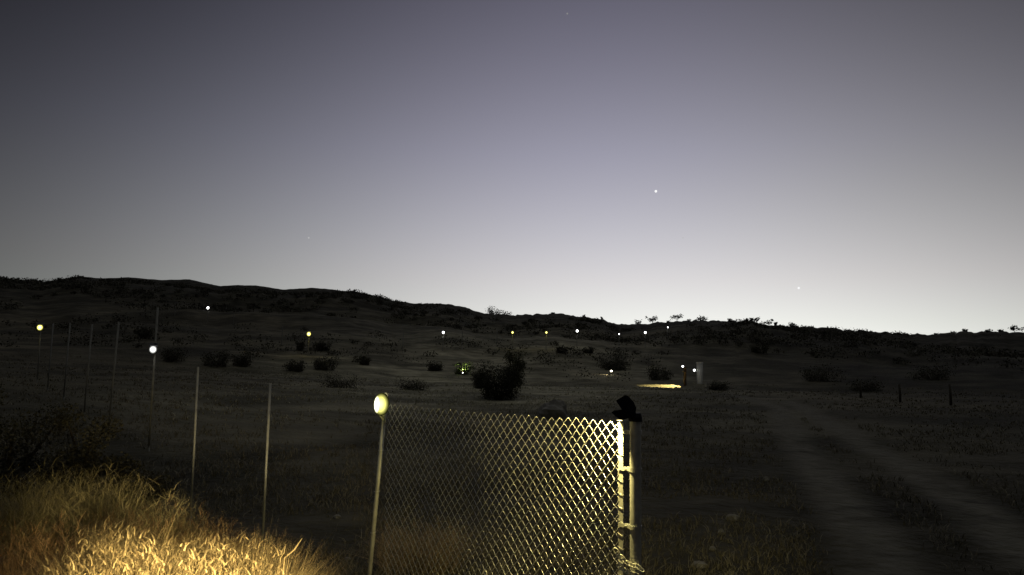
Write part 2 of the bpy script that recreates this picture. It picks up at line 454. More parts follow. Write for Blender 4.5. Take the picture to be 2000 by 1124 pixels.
# ---------------------------------------------------------------- quick big meshes (grass, scrub)
def fast_mesh(name, V, n_quads, material, parent=None, vary=None, rows=None):
    """V: (n*4,3) quads"""
    me = bpy.data.meshes.new(name)
    me.vertices.add(len(V)); me.vertices.foreach_set('co', np.asarray(V, np.float32).ravel())
    me.loops.add(n_quads * 4); me.loops.foreach_set('vertex_index', np.arange(n_quads * 4, dtype=np.int32))
    me.polygons.add(n_quads); me.polygons.foreach_set('loop_start', np.arange(0, n_quads * 4, 4, dtype=np.int32))
    me.update(calc_edges=True)
    me.materials.append(material)
    if vary is not None:
        q = me.attributes.new('vary', 'FLOAT', 'FACE'); q.data.foreach_set('value', np.asarray(vary, np.float32))
    o = bpy.data.objects.new(name, me); C.objects.link(o)
    if parent is not None: o.parent = parent
    return o
def blades(P, H, W, lean, segs=3, seed=0, lean_dir=None, curl=1.0):
    """curved tapering grass blades; returns quads and per-quad random"""
    r_ = np.random.default_rng(seed)
    n = len(P)
    th = r_.uniform(0, 2 * np.pi, n) if lean_dir is None else lean_dir
    D = np.stack([np.cos(th), np.sin(th), np.zeros(n)], 1)
    ph = r_.uniform(0, 2 * np.pi, n)
    S = np.stack([np.cos(ph), np.sin(ph), np.zeros(n)], 1)
    var = r_.random(n)
    lv = []
    for k in range(segs + 1):
        u = k / segs
        c = P + D * (lean * H * u ** (1 + curl))[:, None] + np.array([0, 0, 1.0]) * (H * (u - .25 * lean * u * u))[:, None]
        wv = W * (1 - u) ** .7 + W * .06
        lv.append((c - S * wv[:, None], c + S * wv[:, None]))
    Q = []
    for k in range(segs):
        a0, a1 = lv[k]; b0, b1 = lv[k + 1]
        Q.append(np.stack([a0, a1, b1, b0], 1))
    Q = np.concatenate(Q, 0).reshape(-1, 3)
    return Q, np.tile(var, segs)
def leaf_quads(Cn, size, seed):
    r_ = np.random.default_rng(seed); n = len(Cn)
    u = r_.normal(size=(n, 3)); u /= np.linalg.norm(u, axis=1)[:, None]
    v = r_.normal(size=(n, 3)); v -= (v * u).sum(1)[:, None] * u; v /= np.linalg.norm(v, axis=1)[:, None]
    s = size * r_.uniform(.6, 1.4, n)
    a = u * s[:, None]; bq = v * (s * .55)[:, None]
    return np.stack([Cn - a, Cn + bq, Cn + a, Cn - bq], 1).reshape(-1, 3), r_.random(n)

# ---------------------------------------------------------------- shrubs
def shrub(name, label, cat, base, h, wd, leafsize, nleaf, seed, leafm=LEAF_D, barkm=BARK, kind='bush', group=None, open_=.0):
    """stems or a trunk with limbs, and a clumped leaf crown"""
    r_ = np.random.default_rng(seed)
    t_ = thing(name, label, cat, base, group)
    st = MB(); cl = []
    if kind == 'tree':
        th = h * .26
        lean = r_.normal(0, .12, 2) * h
        top = np.array([lean[0], lean[1], th])
        st.tube([(0, 0, -.1 * h), tuple(top * .5 + r_.normal(0, .02, 3) * h), tuple(top)], [h * .05, h * .04, h * .03], 6)
        nl = 6
        for k in range(nl):
            a = 2 * math.pi * (k + r_.uniform(-.3, .3)) / nl
            e = np.array([math.cos(a) * wd * .42 * r_.uniform(.5, 1.1), math.sin(a) * wd * .42 * r_.uniform(.5, 1.1), h * r_.uniform(.50, .95)])
            st.tube([tuple(top * r_.uniform(.75, 1)), tuple((top + e) / 2 + r_.normal(0, .04, 3) * h), tuple(e)], [h * .022, h * .015, h * .006], 5)
            cl.append((e, wd * r_.uniform(.13, .24)))
            cl.append(((top + e) / 2 + np.array([0, 0, .1 * h]), wd * r_.uniform(.08, .16)))
    else:
        nl = 9
        for k in range(nl):
            a = 2 * math.pi * (k + r_.uniform(-.4, .4)) / nl
            rr = wd * .5 * r_.uniform(.25, .85)
            e = np.array([math.cos(a) * rr, math.sin(a) * rr, h * r_.uniform(.38, .88)])
            st.tube([(e[0] * .06, e[1] * .06, -.06 * h), tuple(e * .5 + r_.normal(0, .04, 3) * h), tuple(e)], [h * .022, h * .016, h * .006], 5)
            cl.append((e * np.array([1, 1, .95]), wd * r_.uniform(.16, .27)))
            cl.append((e * np.array([.75, .75, .5]), wd * r_.uniform(.13, .22)))
            cl.append((np.array([e[0] * .8, e[1] * .8, h * .14]), wd * r_.uniform(.10, .18)))
    st.build('trunk' if kind == 'tree' else 'stems', barkm, t_)
    pts = []
    wts = np.array([c[1] ** 2 for c in cl]); wts /= wts.sum()
    ks = r_.choice(len(cl), nleaf, p=wts)
    off = r_.normal(size=(nleaf, 3)); off /= np.linalg.norm(off, axis=1)[:, None]
    off *= (r_.random(nleaf) ** .5)[:, None]
    cen = np.array([c[0] for c in cl])[ks]; rad = np.array([c[1] for c in cl])[ks]
    P = cen + off * rad[:, None] * np.array([1, 1, .75 if kind == 'tree' else .85])
    P[:, 2] = np.maximum(P[:, 2], .02 * h)
    Q, v = leaf_quads(P, leafsize, seed + 1)
    fast_mesh('crown', Q, nleaf, leafm, t_, v)
    return t_

# shrubs standing on the skyline (pixel of base, height px, width px, kind)
sky_shrubs = [
    (962, 613, 14, 34, 'bush', 'widest dark bush on the skyline, where the left hill meets the saddle', 1.0),
    (988, 616, 7, 24, 'bush', 'low thin bush on the skyline just right of the widest one', .5),
    (1246, 633, 7, 16, 'bush', 'faint low bush on the skyline left of the flat-crowned tree', .5),
    (1273, 631, 14, 23, 'tree', 'flat-crowned small tree on the skyline above the brightest white lamp', .8),
    (1322, 628, 13, 22, 'tree', 'leaning tree with a dark foot and thin crown on the skyline', .6),
    (1371, 627, 9, 20, 'bush', 'pointed dark bush on the skyline at the top of the right rise', 1.0),
    (1477, 631, 12, 18, 'tree', 'forked thin-crowned tree on the skyline, left of a twin', .55),
    (1501, 634, 11, 17, 'tree', 'bent small tree on the skyline, right of the forked one', .6),
    (1548, 638, 9, 13, 'bush', 'small dense round bush alone on the skyline', 1.1),
    (1572, 641, 5, 18, 'bush', 'low scraggly bush on the skyline right of the dense round one', .5),
    (1832, 653, 5, 9, 'bush', 'tiny dark bump of a bush on the right skyline near the dip', 1.0),
    (1862, 651, 5, 12, 'bush', 'low dark bush on the right skyline between the tiny bump and the far right tree', 1.0),
    (1984, 648, 11, 22, 'tree', 'thin-crowned tree on the skyline at the far right edge', .5),
]
for k, (px, py, hp, wp, kd, lab, dens) in enumerate(sky_shrubs):
    d = ray(px, py); a = math.atan2(d[0], d[1])
    R, zR = ridge(np.array(a)); R = float(R) - 2.0
    base = np.array([R * math.sin(a), R * math.cos(a), 0]); base[2] = gz(base[0], base[1]) - .25
    sc_ = R / F
    shrub('skyline_tree' if kd == 'tree' else 'skyline_bush', lab, 'tree' if kd == 'tree' else 'bush', base, hp * sc_ * 1.0, wp * sc_ * 1.15,
          .30, int(dens * wp * 11), 100 + k, kind=kd, group='trees and bushes on the skyline')

for k, (px, py, hp, wp) in enumerate(((1305, 630, 3, 9), (1345, 628, 4, 12), (1426, 628, 5, 12),                                       (1458, 630, 4, 8), (1467, 631, 5, 7), (1515, 637, 4, 8), (1585, 642, 3, 10), (1625, 646, 3, 9), (1655, 648, 3, 12),
                                      (1770, 656, 3, 8), (1885, 651, 3, 10), (1930, 650, 3, 12), (1955, 649, 3, 8), (1140, 621, 3, 7), (1175, 624, 3, 6), (1080, 614, 2, 9))):
    d = ray(px, py); a = math.atan2(d[0], d[1]); R, zR = ridge(np.array(a)); R = float(R) - 1.5
    base = np.array([R * math.sin(a), R * math.cos(a), 0]); base[2] = gz(base[0], base[1]) - .1
    shrub('skyline_bush', 'tiny dark bush, one of many low bumps along the skyline', 'bush', base, hp * R / F * 1.3, wp * R / F, .25, int(wp * 12), 1200 + k, group='tiny low bushes along the skyline')
# dark bushes on the slope and in the field
field = [
    (975, 781, 76, 108, 'bush', 'big dark round bush in the field, right of the glowing green bush', 5200, LEAF_D),
    (1005, 757, 76, 70, 'bush', 'taller faint grey-green bush behind the big dark round bush', 2400, LEAF_G),
    (936, 758, 30, 44, 'bush', 'low bush touching the left side of the big dark round bush', 1200, LEAF_D),
    (586, 685, 18, 22, 'bush', 'small dark bush on the slope just below the yellow hillside lamp', 500, LEAF_D),
    (628, 685, 20, 36, 'bush', 'wide dark bush on the slope right of the yellow hillside lamp', 700, LEAF_D),
    (712, 713, 18, 24, 'bush', 'single dark bush on the bare slope above the near lamp post', 500, LEAF_D),
    (580, 727, 24, 44, 'bush', 'dark bush low on the slope above the second fence post, left of a pair', 900, LEAF_D),
    (632, 722, 24, 60, 'bush', 'widest dark bush low on the slope, right of a pair', 1000, LEAF_D),
    (470, 716, 26, 44, 'bush', 'dark bush at the slope foot right of the bright white lamp', 900, LEAF_D),
    (425, 716, 30, 60, 'bush', 'broad dark bush at the slope foot between the tall pole and a smaller bush', 1200, LEAF_D),
    (335, 705, 26, 60, 'bush', 'dark bush beside the tall pole with the bright white lamp', 1000, LEAF_D),
    (280, 662, 20, 40, 'bush', 'dark bush up the slope left of the tall pole', 700, LEAF_D),
    (850, 725, 16, 46, 'bush', 'flat dark bush on the slope left of the glowing green bush', 800, LEAF_D),
    (1404, 763, 16, 44, 'bush', 'low black bush on the right of the pale pillar', 800, LEAF_D),
    (1200, 723, 22, 80, 'bush', 'broad dark thicket behind the small warm ground lamp', 1300, LEAF_D),
    (1285, 742, 26, 60, 'bush', 'dark thicket behind the bright pool of light', 1000, LEAF_D),
    (1600, 745, 24, 90, 'bush', 'dim dark bush at the field edge right of the pillar, nearest it', 1200, LEAF_D),
    (1692, 764, 16, 80, 'bush', 'dim dark bush beside the left dark field post', 1000, LEAF_D),
    (1820, 742, 24, 90, 'bush', 'dim dark bush behind the middle and right dark field posts', 1100, LEAF_D),
    (660, 757, 18, 90, 'bush', 'very low flat scrub in the field left of the near lamp', 900, LEAF_D),
    (805, 762, 14, 70, 'bush', 'very low flat scrub in the field right of the near lamp', 800, LEAF_D),
    (1095, 690, 14, 30, 'bush', 'small scrub on the slope below the two middle lamps', 400, LEAF_D),
    (1150, 690, 12, 24, 'bush', 'small scrub on the slope below the right of the middle lamps', 400, LEAF_D),
    (1480, 690, 16, 44, 'bush', 'low scrub on the right slope above the pillar', 600, LEAF_D),
]
for k, (px, py, hp, wp, kd, lab, nl, lm) in enumerate(field):
    p = on_ground(px, py, 10); s_ = p[1] / F
    if k > 0 and lm is LEAF_D: lm = SCRUB
    shrub('bush', lab, 'bush', p - np.array([0, 0, .03]), hp * s_, wp * s_, max(1.35 * s_, .02), int(nl * 2.0), 300 + k, lm, kind=kd, group='bushes in the field and on the slope')

# scrub mottling the hillsides: too many to count
n = 2600
aa_ = rng.uniform(RAD(-40), RAD(40), n); rr_ = rng.uniform(62, 1, n) if False else 62 + (rng.random(n) ** .8) * 330
Rm, _ = ridge(aa_); rr_ = np.where(rr_ > Rm * .80, Rm * .25 + .5 * Rm * rng.random(n), rr_)
sxp, syp = rr_ * np.sin(aa_), rr_ * np.cos(aa_)
keep = (vnoise(sxp / 30, syp / 26, 8) + .4 * vnoise(sxp / 9, syp / 9, 9) + rng.normal(0, .18, n)) > .12
sxp, syp, rr_ = sxp[keep], syp[keep], rr_[keep]
nl = 64
szp = ground_z(sxp, syp)
wds = rng.uniform(.5, 1.7, len(sxp)) * (1 + rr_ / 500)
off = rng.normal(size=(len(sxp), nl, 3)); off /= np.linalg.norm(off, axis=2)[..., None]
off *= (rng.random((len(sxp), nl)) ** .5)[..., None]
Cn = np.stack([sxp, syp, szp], 1)[:, None, :] + off * wds[:, None, None] * np.array([1, 1, .45]) + np.array([0, 0, .25]) * wds[:, None, None]
szl = np.repeat((.00095 * rr_ + .03), nl)
Q, v = leaf_quads(Cn.reshape(-1, 3), szl, 77)
tag(fast_mesh('scrub', Q, len(Q) // 4, SCRUB, None, v), 'low dark scrub mottling the hillsides', 'scrub', kind='stuff')

# short dry grass over the field
n = 34000
aa_ = rng.uniform(RAD(-40), RAD(40), n); rr_ = 2.2 * (62 / 2.2) ** rng.random(n)
gx, gy = rr_ * np.sin(aa_), rr_ * np.cos(aa_)
kp = (vnoise(gx / 2.2, gy / 1.6, 21) + .5 * vnoise(gx / .7, gy / .6, 22) + rng.normal(0, .25, n)) > -.15
kp &= (polydist(gx, gy, rutA) > .5) & (polydist(gx, gy, rutB) > .5)
gx, gy, rr_ = gx[kp], gy[kp], rr_[kp]
k4 = 4
gx = np.repeat(gx, k4) + rng.normal(0, .05, len(gx) * k4); gy = np.repeat(gy, k4) + rng.normal(0, .05, len(gy) * k4)
rr4 = np.repeat(rr_, k4)
P = np.stack([gx, gy, ground_z(gx, gy) - .01], 1)
Q, v = blades(P, rng.uniform(.04, .13, len(P)), .0025 + .00045 * rr4, rng.uniform(.2, 1.1, len(P)), 2, 31)
pale = np.tile(field_glow(P[:, 0], P[:, 1]) + rng.normal(0, .12, len(P)) > .42, 2)
Qr = Q.reshape(-1, 4, 3)
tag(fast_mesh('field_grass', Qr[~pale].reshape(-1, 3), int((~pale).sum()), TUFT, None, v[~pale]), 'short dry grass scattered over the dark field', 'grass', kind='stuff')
tag(fast_mesh('glow_grass', Qr[pale].reshape(-1, 3), int(pale.sum()), GLOWGRASS, None, v[pale]), 'dry grass in the middle of the field, paler to carry lamp glow', 'grass', kind='stuff')

# ---------------------------------------------------------------- solar lamps
def lamp_light(parent, loc, energy, color, direction=None, angle=150, radius=.02, blend=.6):
    if direction is None:
        l = bpy.data.lights.new('lamp_glow', 'POINT')
    else:
        l = bpy.data.lights.new('lamp_glow', 'SPOT'); l.spot_size = RAD(angle); l.spot_blend = blend
    l.energy = energy; l.color = color; l.shadow_soft_size = radius
    o = bpy.data.objects.new('lamp_glow', l); C.objects.link(o); o.parent = parent
    o.location = [float(q) for q in loc]
    if direction is not None:
        o.rotation_euler = Vector(direction).to_track_quat('-Z', 'Y').to_euler()
    return o
WHITE_E = emit_mat('cool_white_lens', (1, 1, .98), (.9, 1, .6), 18, .03, .0, .5)
MID_E = emit_mat('mid_white_lens', (1, 1, .95), (.5, .52, .3), 3.5, .012, .0, .5)
YEL_E = emit_mat('yellow_lens', (1, .92, .22), (1, .78, .02), 6, .06, .0, .5)
NEAR_E = emit_mat('near_lamp_lens', (1, 1, .93), (1, .97, .45), 9, .9, .0, .5)
NEARHALO_E = emit_mat('near_lamp_halo', (1, .97, .24), (.10, .12, .02), 3.2, .06, .0, .5)  # near lamp's glare halo, painted as emission fading to the rim
def dome(c, rx, ry, rz, n=14, m=10, half=True):
    """flattened dome bulging towards -Y"""
    V, Fc = [], []
    for i in range(m + 1):
        a = (math.pi / 2) * i / m
        for k in range(n):
            u = 2 * math.pi * k / n
            V.append(np.array(c) + np.array([rx * math.sin(a) * math.cos(u), -ry * math.cos(a), rz * math.sin(a) * math.sin(u)]))
    for i in range(m):
        for k in range(n):
            Fc.append((i * n + k, i * n + (k + 1) % n, (i + 1) * n + (k + 1) % n, (i + 1) * n + k))
    return V, Fc
def small_lamp_parts(t_, lens, sz=1.0):
    """a post-top solar lamp facing -Y of its thing: housing, lens, sloping solar panel"""
    hb = MB(); hb.box((0, .03 * sz, 0), (.11 * sz, .05 * sz, .13 * sz), bevel=.012 * sz); hb.build('housing', BLACKP, t_)
    lm = MB(); lm.add(*dome((0, .004 * sz, 0), .062 * sz, .030 * sz, .070 * sz, 20, 10)); lm.build('lens', lens, t_, True)
    pn = MB(); ca, sa = math.cos(RAD(25)), math.sin(RAD(25))
    pn.box((0, .035 * sz, .082 * sz), (.13 * sz, .12 * sz, .014 * sz), [[1, 0, 0], [0, ca, -sa], [0, sa, ca]]); pn.build('solar_panel', PANEL, t_)

# ---------------------------------------------------------------- chain-link fence bay
U = np.array([-.71, .704, 0.0]); U /= np.linalg.norm(U)          # along the fence, away to the left
NRM = np.array([-U[1], U[0], 0.0])                               # towards the viewer's side
if NRM[1] > 0: NRM = -NRM
P0 = np.array([211 / F * 4.18 + .004, 4.18, 0.0])                # mesh end
def fpt(tt, z, off=0.0):
    p = P0 + U * tt + NRM * off
    return np.array([p[0], p[1], z])
TERM = P0 - U * .105
zt0 = at(1211, 824, P0[1])[2]                                    # top of the mesh at its end
def zt_of(tt):
    return zt0 + .014 * tt - .007 * math.sin(math.pi * min(max(tt / 2.16, 0), 1)) + .004 * math.sin(tt * 9.0) * math.sin(tt * 2.3)
term_base = np.array([TERM[0], TERM[1], gz(TERM[0], TERM[1])])
fence = thing('chain_link_fence', 'chain-link fence panel lit yellow from its right end, with one thick end post', 'fence', term_base)
def local(o):                                                    # keep world coordinates while parenting
    o.matrix_parent_inverse = Matrix.Translation(-Vector([float(q) for q in term_base]))
    return o
ztop = zt0 + .01
tp = MB(); tp.tube([(TERM[0], TERM[1], term_base[2] - .3), (TERM[0], TERM[1], ztop)], .0305, 20, False)
post = local(tp.build('terminal_post', GALV, fence, True))
a_w, hw, rw = .0310, .0707, .0019
Lbay = 2.16
zb = 0.06
wm = MB()
npk = int(Lbay / a_w)
nrow = int((zt0 - zb) / hw)
wrng = np.random.default_rng(3)
for jk in range(npk):
    pts = []
    sag = wrng.normal(0, .0012)
    for q in range(2 * nrow + 1):
        tt = (jk + ((q + jk) % 2)) * a_w
        z = zt_of(tt) - q * hw / 2
        right = (q + jk) % 2
        # the flattened spiral: one leg runs in front, the next behind, with a bend at each knuckle
        dsg = .0032 if q % 2 == 0 else -.0032
        dsg = dsg if jk % 2 == 0 else -dsg
        j1, j2_ = wrng.normal(0, .0007, 2)
        pts.append(fpt(tt + (.0015 if right else -.0015), z + sag + j1, dsg * -.2))
        if q < 2 * nrow:
            tn = (jk + ((q + 1 + jk) % 2)) * a_w
            zn = zt_of(tn) - (q + 1) * hw / 2
            pts.append(fpt(tt * .80 + tn * .20, z * .83 + zn * .17 + sag + j1, dsg))
            pts.append(fpt(tt * .20 + tn * .80, z * .17 + zn * .83 + sag + j2_, dsg))
    wm.tube(pts, rw, 6)
# knuckled top ends: each pair of wires hooked over
for jk in range(0, npk - 1):
    if jk % 2 == 1 or True:
        tt = (jk + 1) * a_w if jk % 2 == 0 else (jk + 1) * a_w
mesh_o = None
# cut wire ends folded round the tension bar
for q in range(nrow - 1):
    z = zt0 - (q + .55) * hw
    wm.tube([fpt(.012, z + .012, .004), fpt(-.010, z + .002, .0045), fpt(-.022, z - .003, .0040), fpt(-.0265, z - .001, -.001), fpt(-.022, z + .004, -.006)], .0014, 6)
wv = np.array(wm.v)                                              # the panel hangs a little loose: slow bulges and ripples
tw_ = (wv - P0) @ U
wob = .012 * vnoise(tw_ / .55, wv[:, 2] / .6, 61) + .005 * vnoise(tw_ / .17, wv[:, 2] / .2, 62)
wv = wv + NRM[None, :] * (wob * sstep(.05, .3, tw_))[:, None]
wv[:, 2] += .006 * vnoise(tw_ / .3, wv[:, 2] / .35, 63) * sstep(.02, .2, tw_)
wm.v = list(wv)
mesh_o = local(wm.build('wire_mesh', WIRE, fence, True))
tb = MB(); tb.box((0, 0, 0), (.002, .002, .002))
tb = MB()
def fbox(mb, t0, t1, z0, z1, o0, o1):
    V = [fpt(tt, z, of) for tt in (t0, t1) for of in (o0, o1) for z in (z0, z1)]
    mb.add(V, [(0, 1, 3, 2), (4, 6, 7, 5), (0, 4, 5, 1), (2, 3, 7, 6), (0, 2, 6, 4), (1, 5, 7, 3)])
fbox(tb, -.024, .009, .12, zt0 - .004, -.004, .002)
local(tb.build('tension_bar', GALV, fence))
for py in (845, 918, 1030):
    zz = at(1228, py, TERM[1])[2]
    bm_ = MB()
    # band hugging the post with two straps reaching the tension bar, and a bolt
    V, Fc = [], []
    nb = 20
    for k in range(nb):
        u = 2 * math.pi * k / nb
        d = np.array([math.cos(u), math.sin(u), 0])
        for rr2, dz in ((.0313, -.011), (.0343, -.011), (.0343, .011), (.0313, .011)):
            V.append(np.array([TERM[0], TERM[1], zz + dz]) + d * rr2)
    for k in range(nb):
        for q in range(4):
            Fc.append((k * 4 + q, ((k + 1) % nb) * 4 + q, ((k + 1) % nb) * 4 + (q + 1) % 4, k * 4 + (q + 1) % 4))
    bm_.add(V, Fc)
    fbox(bm_, -.082, .004, zz - .010, zz + .010, .0045, .0075)
    fbox(bm_, -.082, .004, zz - .010, zz + .010, -.0095, -.0065)
    bd = local(bm_.build('tension_band', GALV, fence))
    bo = MB(); bo.tube([fpt(-.045, zz, -.016), fpt(-.045, zz, .018)], .0045, 8)
    bo.tube([fpt(-.045, zz, .0078), fpt(-.045, zz, .0135)], .0085, 6)
    o = bo.build('bolt', GALV, bd)
# the thin line post at the left end of the panel
LPX = at(742, 900, fpt(2.19, 0)[1])
lp_top = at(754, 768, LPX[1] + .01)
lp_base = LPX + (LPX - lp_top) * ((LPX[2] - gz(LPX[0], LPX[1]) + .1) / (lp_top[2] - LPX[2]))
lp = MB(); lp.tube([lp_base, lp_top], .0165, 14)
local(lp.build('line_post', POSTM, fence, True))
for py in (880, 960, 1040):
    tie = MB()
    q = at(741, py, LPX[1]); s_ = (q[2] - lp_base[2]) / (lp_top[2] - lp_base[2]); c = lp_base + (lp_top - lp_base) * s_
    tie.ring(c, .0190, .0018, (1, 0, .15), (0, 1, .05))
    local(tie.build('tie_wire', WIRE, fence, True))
# loose curl of tie wire low on the mesh
q = at(950, 1118, fpt(.98, 0)[1])
cw = MB(); cw.ring(q + NRM * .01, .014, .0028, (U[0], U[1], .3), (0, 0, 1)); 
cw.tube([q + U * .014 + NRM * .01, q + U * .03 + np.array([0, 0, -.02]) + NRM * .012, q + U * .034 + np.array([0, 0, -.06])], .0026, 6)
local(cw.build('loose_wire', CHAINM, fence, True))

# solar spotlight on the end post (seen from behind, dark)
top_c = np.array([TERM[0], TERM[1], ztop + .03])
sl = thing('solar_spotlight', 'black solar spotlight clamped on top of the thick end post, shining on the mesh', 'solar lamp', top_c)
def facing(c, dirv, roll_up=(0, 0, 1)):
    d = np.array(dirv, float); d /= np.linalg.norm(d)
    s_ = np.cross(d, roll_up); s_ /= np.linalg.norm(s_); u_ = np.cross(s_, d)
    return np.stack([s_, d, u_], 1)
sxv = np.array([1.0, 0, 0])
def rel(px, py, dy=0.0): return at(px, py, TERM[1] + dy) - top_c
k = MB(); k.tube([(0, 0, -.034), (0, 0, -.010), (0, 0, .012)], [.0375, .0375, .030], 18); k.tube([(0, 0, .018), tuple(rel(1224, 806))], [.014, .012], 10); k.build('bracket', BLACKP, sl)
ns = np.array([.55, .55, .63]); ns /= np.linalg.norm(ns)
# body: wedge-shaped plate, its outline tilted as it hangs on the clamp
def plate(pxs, d0, d1):
    A_ = [rel(px, py, d0) for px, py in pxs]; B_ = [rel(px, py, d1) for px, py in pxs]
    m_ = MB(); nn = len(pxs)
    m_.add(A_ + B_, [tuple(range(nn))[::-1], tuple(nn + q for q in range(nn))] + [(q, (q + 1) % nn, nn + (q + 1) % nn, nn + q) for q in range(nn)])
    return m_
pm = plate([(1203, 783), (1221, 772), (1226, 773), (1238, 786), (1243, 798), (1240, 811), (1232, 818), (1222, 812), (1213, 798)], -.035, .03)
o = pm.build('solar_panel', PANEL, sl)
hd = plate([(1194, 806), (1200, 802), (1216, 800), (1226, 804), (1231, 816), (1222, 819), (1212, 821), (1204, 815)], -.055, .005)
o = hd.build('lamp_head', BLACKP, sl)
lens_c = U * .115 + NRM * .085 + np.array([0, 0, -.006])
EMY = emit_mat('spot_lens', (1, .93, .6), (1, .8, .3), 8, 3)
ln = MB(); ln.box(rel(1210, 821.5, -.03), (.026, .03, .003)); ln.build('lens', EMY, sl)
lamp_light(sl, lens_c + np.array([0, 0, .0]), 72.0, (1, .82, .27), tuple(U * 1.0 + np.array([0, 0, -.75]) + NRM * .05), 166, .012, .35)

# chain hanging round the end post at the bottom of the frame
ch0 = at(1203, 1078, TERM[1] - .06); 
chain = thing('chain', 'loose steel chain looped round the thick end post near the bottom edge', 'chain', at(1222, 1100, TERM[1] - .06))
def link_ob(c, d, flip, L=.040, Wd=.011, r=.0034):
    d = np.array(d, float); d /= np.linalg.norm(d)
    s_ = np.cross(d, NRM); s_ /= np.linalg.norm(s_)
    o_ = np.cross(s_, d)
    ax = s_ * math.cos(flip) + o_ * math.sin(flip)
    pts = []
    for kk in range(20):
        u = 2 * math.pi * kk / 20
        e = math.cos(u); f_ = math.sin(u)
        pts.append(c + d * (np.sign(e) * (L / 2 - Wd) + e * Wd) + ax * f_ * Wd)
    pts.append(pts[0]); pts.append(pts[1])
    m_ = MB(); m_.tube([p - np.array(chain.location) for p in pts], r, 7, False)
    m_.build('link', CHAINM, chain, True)
strand1 = [(1204, 1078), (1209, 1085), (1215, 1091), (1221, 1097), (1228, 1102), (1235, 1105), (1243, 1107), (1251, 1112)]
strand2 = [(1211, 1107), (1217, 1112), (1225, 1117), (1233, 1120), (1241, 1124)]
for stn, depth in ((strand1, -.050), (strand2, -.046)):
    for kk, (px, py) in enumerate(stn):
        a1 = stn[min(kk + 1, len(stn) - 1)]; a0 = stn[max(kk - 1, 0)]
        c = at(px, py, TERM[1] + depth); dd = at(a1[0], a1[1], TERM[1] + depth) - at(a0[0], a0[1], TERM[1] + depth)
        link_ob(c, dd, .35 if kk % 2 == 0 else 1.25)

# lamp on the thin line post
lc = at(742, 789, LPX[1] - .05)
nl_ = thing('solar_lamp', 'brightest near lamp, glowing white and yellow on the thin post left of the mesh', 'solar lamp', lc, 'solar lamps', rz=RAD(-8))
hb = MB(); hb.box((.004, .034, -.006), (.066, .026, .125), bevel=.010); hb.build('housing', BLACKP, nl_)
rf = MB(); rf.add(*dome((.006, .022, -.004), .062, .034, .086, 28, 12)); rf.build('halo_dome', NEARHALO_E, nl_, True)  # added dome that glows as the lamp's halo
lm = MB(); lm.add(*dome((-.020, .006, -.006), .024, .030, .064, 18, 10)); lm.build('lens', NEAR_E, nl_, True)
ar = MB(); ar.tube([(.0, .045, -.07), (.018, .05, -.10), (.036, .05, -.145)], .008, 8); ar.tube([(-.018, .03, -.07), (-.002, .035, -.10), (.014, .045, -.12)], .005, 6); ar.build('bracket', POSTM, nl_)
lamp_light(nl_, (-.02, -.08, 0), 1.8, (1, .96, .80), (-.75, -.1, -.45), 150, .03, .6)
o = lamp_light(nl_, (.050, -.035, .078), .3, (1, .93, .5))

# ---------------------------------------------------------------- left wire fence: posts and two strands
lposts = [(528, 749, 6.94, 523, 850), (387, 717, 8.07, 382, 820), (308, 601, 13, 303, 680), (232, 629, 15, 226, 690), (180, 634, 17, 174, 700),
          (137, 631, 20, 131, 700), (104, 632, 23, 99, 690), (80, 634, 26, 77, 680)]
wb = at(528, 749, 6.94)
wfence = thing('wire_fence', 'row of thin steel posts running back along the left side of the field', 'fence', (wb[0], wb[1], gz(wb[0], wb[1])))
woff = np.array(wfence.location)
ptop = []
for (px, py, Yp, qx, qy) in lposts:
    a1 = at(px, py, Yp); a0 = at(qx, qy, Yp)
    dz = a1[2] - a0[2]; g = gz(a0[0], a0[1]) - .2
    a00 = a0 + (a0 - a1) * ((a0[2] - g) / dz)
    m_ = MB(); m_.tube([a00 - woff, a1 - woff], (.0115 if Yp < 12 else .018), 10)
    m_.build('post', POSTM if Yp < 9 else FARPOST, wfence, True); ptop.append((a00 - woff, a1 - woff))
for fr in (.55, .85):
    m_ = MB(); pts = [lp_base - woff + (lp_top - lp_base) * fr] + [a + (b_ - a) * (fr if q != 2 else fr * .7) for q, (a, b_) in enumerate(ptop)]
    m_.tube(pts, .0008, 5); m_.build('strand', WOODP, wfence)

def hill_lamp(label, p, lens, energy, col, sz, rz=0.0, light_dir=None):
    t_ = thing('solar_lamp', label, 'solar lamp', p, 'solar lamps', rz)
    small_lamp_parts(t_, lens, sz)
    if energy: lamp_light(t_, (0, -.06 * sz, .0), energy, col, light_dir, radius=.05)
    return t_
WC, YC = (1, .98, .88), (1, .82, .25)
hill_lamp('bright white lamp hung halfway up the tall pole on the left', at(299, 683, 12.9), MID_E, .8, WC, 1.05, RAD(20))
hill_lamp('yellow lamp on the farthest left post, near the left edge', at(78, 640, 25.8), YEL_E, .8, YC, 1.6, RAD(25))

